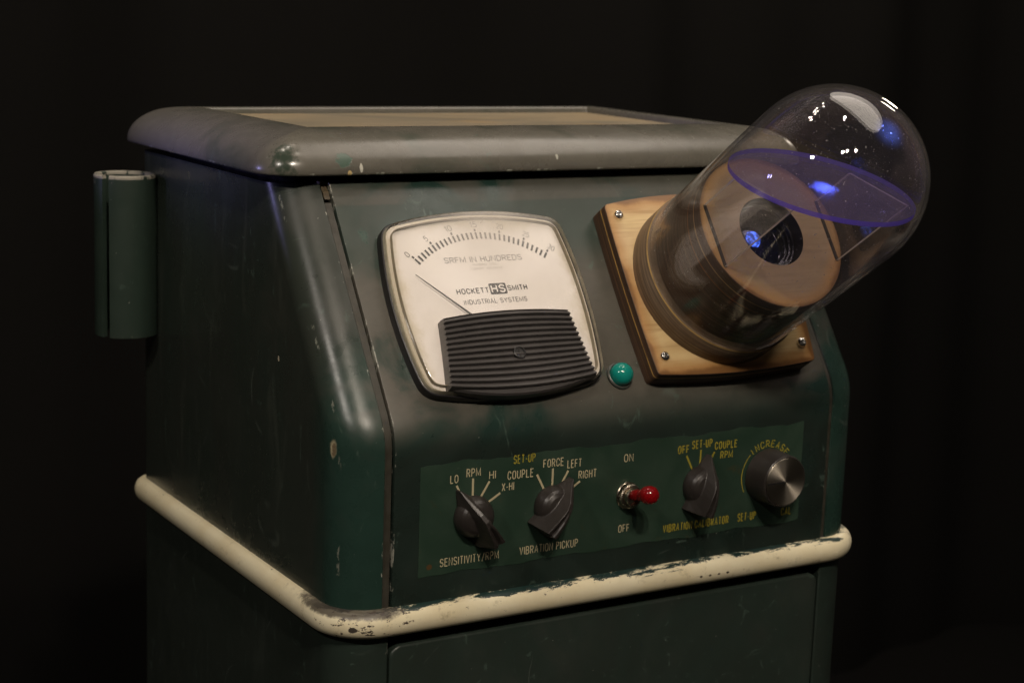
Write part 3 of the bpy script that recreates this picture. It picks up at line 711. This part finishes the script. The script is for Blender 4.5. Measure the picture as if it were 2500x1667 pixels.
# round dial knob
df = frame((DC[0], -0.3, DC[1]), (1, 0, 0), (0, 0, 1), (0, -1, 0))
b = MB(); b.lathe([(0.01, 0.3), (14.9, 0.3), (15.2, 0.8), (14.9, 2.5), (14.55, 14.6), (14.2, 15.8), (13.7, 16.2), (13.3, 16.0), (13.2, 15.4), (0.01, 15.4)], 96)
dk = b.build('dial_knob', M['knob'], root, df)
b = MB(); b.lathe([(13.15, 15.3), (13.15, 16.4), (13.05, 16.5), (9, 16.55), (4, 16.56), (0.01, 16.57)], 96); b.build('metal_cap', M['spun'], dk, df)
b = MB(); b.box(-12.7, 0.3, -0.45, 0.45, 16.4, 16.75); b.build('pointer_line', M['black'], dk, df)

# ------------------------------------------------------------------ panel meter (slope frame)
MO = barrel(46.5, 151.0, 16.8, 109.2, 5.6, 4.6, 6.2, 6.2, 7.0)
b = MB(); b.prism(MO, 0.0, 5.2, 1.0)
meter = b.build('panel_meter', M['black'], root, SLOPE)
b = MB()
co = inset(MO, 1.0)
rings = [[(x, y, 5.0) for x, y in co], [(x, y, 8.6) for x, y in inset(co, 0.5)]]
b.loft(rings, mi=1)
r2 = []
for k in range(5):
    a = math.pi/2*k/4; r2.append([(x, y, 8.6+2.6*math.sin(a)) for x, y in inset(co, 0.5+2.8*(1-math.cos(a)))])
b.loft(r2, mi=0, cap1=True)
b.build('clear_cover', [M['cover'], M['cover_rim']], meter, SLOPE)
b = MB(); do = inset(MO, 1.3)
b.loft([[(x, y, 5.25) for x, y in inset(do, 1.0)], [(x, y, 6.0) for x, y in inset(do, 1.0)]], cap1=True)
b.build('dial_card', M['dial'], meter, SLOPE)
ZD = 6.12
b = MB(); ra, rb = inset(MO, 4.6), inset(MO, 4.95)  # thin ring added to draw the refraction line along the cover's inner edge
b.loft([[(x, y, 6.02) for x, y in ra], [(x, y, 8.4) for x, y in ra], [(x, y, 8.4) for x, y in rb], [(x, y, 6.02) for x, y in rb]])
b.build('rim_refraction', M['rim_line'], meter, SLOPE)
b = MB(); PV = (99.5, 40.0); RI, RO = 59.3, 63.1
for k in range(31):
    a = math.radians(90+38.3-76.6*k/30); u = abs(k-15)/15
    mi = 0 if u > 0.72 else (1 if u > 0.42 else 2)
    major = k % 5 == 0
    ca, sa = math.cos(a), math.sin(a)
    bar(b, PV[0]+RI*ca, PV[1]+RI*sa, PV[0]+RO*ca, PV[1]+RO*sa, 1.15, ZD, mi)
    if major: bar(b, PV[0]+(RO+0.6)*ca, PV[1]+(RO+0.6)*sa, PV[0]+(RO+2.0)*ca, PV[1]+(RO+2.0)*sa, 1.1, ZD, mi)
b.build('scale_ticks', [M['ink_black'], M['ink_black'], M['ink_mid']], meter, SLOPE, smooth=0)
b = MB()
for k in range(7):
    a = math.radians(90+39.3-78.6*k/6); rr = 67.6; px, py = PV[0]+rr*math.cos(a), PV[1]+rr*math.sin(a); s_ = str(5*k); wd = 2.0*len(s_)
    write(b, s_, px-wd/2, px+wd/2, py-1.6, 3.2, ZD, 0.09, a-math.pi/2, 0 if k in (0, 6) else 1, (px, py))
write(b, 'SRFM IN HUNDREDS', 76.6, 122.6, 86.1, 3.3, ZD, 0.10)
write(b, 'HYBRID COIL', 92.6, 106.9, 83.9, 1.2, ZD, 0.11, mi=2); write(b, 'TOROID WINDING', 90.2, 109.3, 81.7, 1.2, ZD, 0.11, mi=2)
write(b, 'HOCKETT', 78.6, 97.6, 68.4, 3.2, ZD, 0.165); write(b, 'SMITH', 108.9, 120.6, 68.9, 3.2, ZD, 0.165)
write(b, 'INDUSTRIAL SYSTEMS', 81.2, 118.5, 62.5, 2.7, ZD, 0.115)
b.prism(rrect(98.2, 108.2, 67.4, 73.6, 0.7, 3), ZD-0.05, ZD)
write(b, 'HS', 99.0, 107.4, 68.2, 4.6, ZD+0.08, 0.17, mi=3)
b.build('dial_lettering', [M['ink_black'], M['ink_mid'], M['ink_grey'], M['dial']], meter, SLOPE, smooth=0)
# needle
b = MB(); nb, nt = Vector((99.5, 40.0)), Vector((57.2, 80.0)); dv = (nt-nb).normalized(); nn = Vector((-dv.y, dv.x))
P = []
for u, hw in ((0, 0.75), (0.72, 0.32), (1, 0.12)):
    c = nb+(nt-nb)*u
    P.append([(c.x+nn.x*hw, c.y+nn.y*hw, 7.9), (c.x-nn.x*hw, c.y-nn.y*hw, 7.9), (c.x-nn.x*hw, c.y-nn.y*hw, 8.2), (c.x+nn.x*hw, c.y+nn.y*hw, 8.2)])
b.loft(P, cap0=True, cap1=True); b.build('needle', M['ink_black'], meter, SLOPE, smooth=0)
# ribbed cover
b = MB()
def xl(t): return 56.6+(63.4-56.6)*((t-13)/(54-13))**0.8 if t > 13 else 56.6
def xr(t): return 142.6+(136.6-142.6)*((t-13)/(54-13))**0.8 if t > 13 else 142.6
def bulge_top(x): return 2.0*(1-((x-100)/37)**2)
def bot(x): return 11.4 + 5.3*((x-100)/43)**2
NR = 13; NX = 24
rows = []                                       # (fraction up, height)
for k in range(NR):
    f0, f1 = k/NR, (k+1)/NR
    rows += [(f0+0.002, 11.3), (f0+(f1-f0)*0.16, 12.9), (f0+(f1-f0)*0.30, 13.15), (f0+(f1-f0)*0.97, 11.5)]
rows.append((1.0, 12.4))
grid = []
for f, h in rows:
    row = []
    for j in range(NX+1):
        u = j/NX; x0_ = 57.2+(63.4-57.2)*f**0.9; x1_ = 142.2+(136.8-142.2)*f**0.9; x = x0_+(x1_-x0_)*u
        bx = 16.4 - 3.2*(1-(2*u-1)**2)*(1-f); t_ = bx + (53.2+2.2*(1-(2*u-1)**2)-bx)*f
        row.append((x, t_, h))
    grid.append(row)
b.loft(grid, closed=False)
edge = grid[0] + [r[-1] for r in grid[1:]] + list(reversed(grid[-1]))[1:] + [r[0] for r in reversed(grid[:-1])][:-1]
ctr = (99.7, 34)
b.loft([edge, [(ctr[0]+(x-ctr[0])*1.008, ctr[1]+(y-ctr[1])*1.012, 10.0) for x, y, z in edge], [(ctr[0]+(x-ctr[0])*1.01, ctr[1]+(y-ctr[1])*1.015, 6.2) for x, y, z in edge]])
# black lower apron down to the base
ap = [(57.5+84.6*k/20, 16.2-6.0*(1-(2*k/20-1)**2)+0.6) for k in range(21)]
b.loft([[(x, y+2.5, 11.0) for x, y in ap], [(x, y+0.2, 10.6) for x, y in ap], [(x, y-0.6, 9.4) for x, y in ap], [(x, y-0.7, 4.8) for x, y in ap]], closed=False)
rib = b.build('ribbed_cover', M['rib'], meter, SLOPE, smooth=25)
b = MB(); sx, sy = 100.4, 31.6
b.lathe([(3.4, 11.5), (3.4, 13.3), (3.0, 13.5), (2.75, 13.3), (2.7, 12.8), (0.01, 12.7)], 36, (sx, sy))
scr = b.build('zero_screw', M['black'], meter, SLOPE)
b = MB(); b.box(sx-0.35, sx+0.35, sy-2.5, sy+2.5, 12.65, 12.85); b.build('screw_slot', M['slot'], scr, SLOPE)

# indicator lamp
b = MB(); b.lathe([(0.01, 0.1), (7.6, 0.1), (7.6, 1.0), (7.2, 1.5), (6.6, 1.7), (6.3, 1.3)], 48, (164.0, 18.8)); il = b.build('indicator_lamp', M['bezel'], root, SLOPE)
b = MB(); b.lathe([(6.2, 1.0), (6.2, 3.0)] + [(6.2*math.cos(math.radians(a)), 3.0+5.8*math.sin(math.radians(a))) for a in range(6, 90, 7)] + [(0.01, 8.8)], 48, (164.0, 18.8)); b.build('jewel_lens', M['jewel'], il, SLOPE)

# ------------------------------------------------------------------ wooden mount
AC = (231.7, 63.0)
PO = barrel(178.9, 284.9, 12.6, 113.0, 1.2, 4.2, 2.8, 5.0, 2.5)
b = MB(); b.prism(PO, 0.05, 13.0, 0.35, mi=1, capm=0, seg=2)
mount = b.build('mounting_plate', [M['wood_plate'], M['ply_plate']], root, SLOPE)
s0 = None
for sx, sy in ((186.0, 106.2), (186.2, 22.4), (279.2, 23.4), (279.0, 105.5)):
    fr = SLOPE @ Matrix.Translation(Vector((sx, sy, 13.0))*MM)
    if s0 is None:
        b = MB(); b.lathe([(0.01, -0.2), (2.9, -0.2), (2.9, 0.3)] + [(2.8*math.cos(math.radians(a)), 0.5+2.1*math.sin(math.radians(a))) for a in range(0, 60, 8)] + [(1.2, 2.55), (1.1, 1.8), (0.01, 1.7)], 32)
        s0 = b.build('screw', M['chrome'], mount, fr)
    else:
        o = s0.copy(); COL.objects.link(o); o.matrix_basis = fr; o.parent = mount; o.matrix_parent_inverse = parent_world(mount).inverted()
b = MB(); b.lathe([(40, 13.0), (48.4, 13.0), (48.5, 13.4), (48.5, 28.4), (48.2, 28.9), (45.6, 29.0), (43.4, 29.0)], 128, AC); ring = b.build('base_ring', M['ply_ring'], mount, SLOPE)
b = MB(); b.lathe([(43.5, 28.0), (43.5, 72.6), (43.2, 73.0)], 128, AC, 1)
b.lathe([(43.2, 73.0), (19.6, 73.0)], 128, AC, 0); b.lathe([(19.6, 73.0), (19.5, 68.0), (19.5, 40), (0.01, 40)], 128, AC, 2)
core = b.build('wooden_core', [M['wood_disc'], M['ply_core'], M['black']], root, SLOPE)
b = MB(); b.prism(rrect(193.6, 195.7, 44, 80, 0.8, 3), 72.9, 73.12); b.build('slot', M['slot'], core, SLOPE)
b = MB(); b.prism(rrect(267.2, 269.4, 44, 80, 0.8, 3), 72.9, 73.12); b.build('slot', M['slot'], core, SLOPE)
b = MB(); b.lathe([(19.3, 50), (19.3, 66), (18.6, 66.6), (17.4, 66.4), (17.0, 64.8), (16.2, 64.6), (16.0, 62.4), (15.2, 62.2), (14.6, 58.5), (14.0, 58.2)], 96, AC)
lens = b.build('projector_lens', M['black_gloss'], root, SLOPE)
b = MB(); b.lathe([(14.6, 58.3)] + [(14.4*math.sin(math.radians(a)), 44.3+19.5*math.cos(math.radians(a))*1.0-2.0) for a in ()] + [(12, 59.8), (9, 60.9), (5, 61.7), (2, 62.0), (0.01, 62.05)], 64, AC)
b.build('lens_glass', M['lens'], lens, SLOPE)
b = MB(); b.lathe([(0.01, 62.5), (2.0, 62.4), (3.8, 62.15), (4.8, 61.8)], 32, (AC[0]-3.5, AC[1]+1.5)); b.build('light_spot', M['glow'], lens, SLOPE)
# violet acrylic disc
AA = math.radians(40); dx_ = Vector((0, math.cos(AA), -math.sin(AA))); nz_ = Vector((0, math.sin(AA), math.cos(AA)))
DF = SLOPE @ frame((231.7, 65.0, 118.0), (1, 0, 0), dx_, nz_)
el = [(44.6*math.cos(2*math.pi*k/96), 51.0*math.sin(2*math.pi*k/96)) for k in range(96)]
b = MB(); b.prism(el, -1.2, 1.2, mi=1, capm=0)
b.build('violet_disc', [M['violet'], M['violet_edge']], root, DF, smooth=30)
def odisc(t): return 118.0-(t-65.0)*math.tan(AA)-2.2
for x_ in (194.6, 268.3):
    pts = [(44.5, 73.0), (79.5, 73.0), (79.5, odisc(79.5)), (44.5, odisc(44.5))]
    b = MB(); n_ = 4
    b.add([(x_-0.9, t_, o_) for t_, o_ in pts] + [(x_+0.9, t_, o_) for t_, o_ in pts], [(0, 1, 2, 3), (7, 6, 5, 4)], 0)
    b.add([(x_-0.9, t_, o_) for t_, o_ in pts] + [(x_+0.9, t_, o_) for t_, o_ in pts], [(i, (i+1) % 4, (i+1) % 4+4, i+4) for i in range(4)], 1)
    b.build('acrylic_support', [M['acrylic'], M['acrylic_edge']], root, SLOPE, smooth=0)
# bell jar
RG = 47.5; HC = 127.0; TH = 1.8
pr = [(RG-TH, 29.1), (RG, 29.1), (RG, 60), (RG, 95), (RG, HC)] + [(RG*math.cos(math.radians(a)), HC+RG*math.sin(math.radians(a))) for a in range(5, 90, 5)] + [(0.02, HC+RG)]
ri = RG-TH
pr2 = [(0.02, HC+ri)] + [(ri*math.cos(math.radians(a)), HC+ri*math.sin(math.radians(a))) for a in range(85, 4, -5)] + [(ri, HC), (ri, 95), (ri, 60), (ri, 29.1)]
b = MB(); b.lathe(pr, 128, AC); b.lathe(pr2, 128, AC)
b.build('glass_dome', M['glass'], root, SLOPE, smooth=60)
# projector beam from the lens up to the disc and dome
l = bpy.data.lights.new('projector_beam', 'SPOT'); l.energy = 30.0; l.color = (0.13, 0.26, 1.0); l.spot_size = math.radians(6.8); l.spot_blend = 0.6; l.shadow_soft_size = 0.004
o = bpy.data.objects.new('projector_beam', l); COL.objects.link(o)
o.matrix_world = SLOPE @ Matrix.Translation(Vector((AC[0], AC[1], 64.5))*MM) @ Matrix.Rotation(math.pi, 4, 'X')
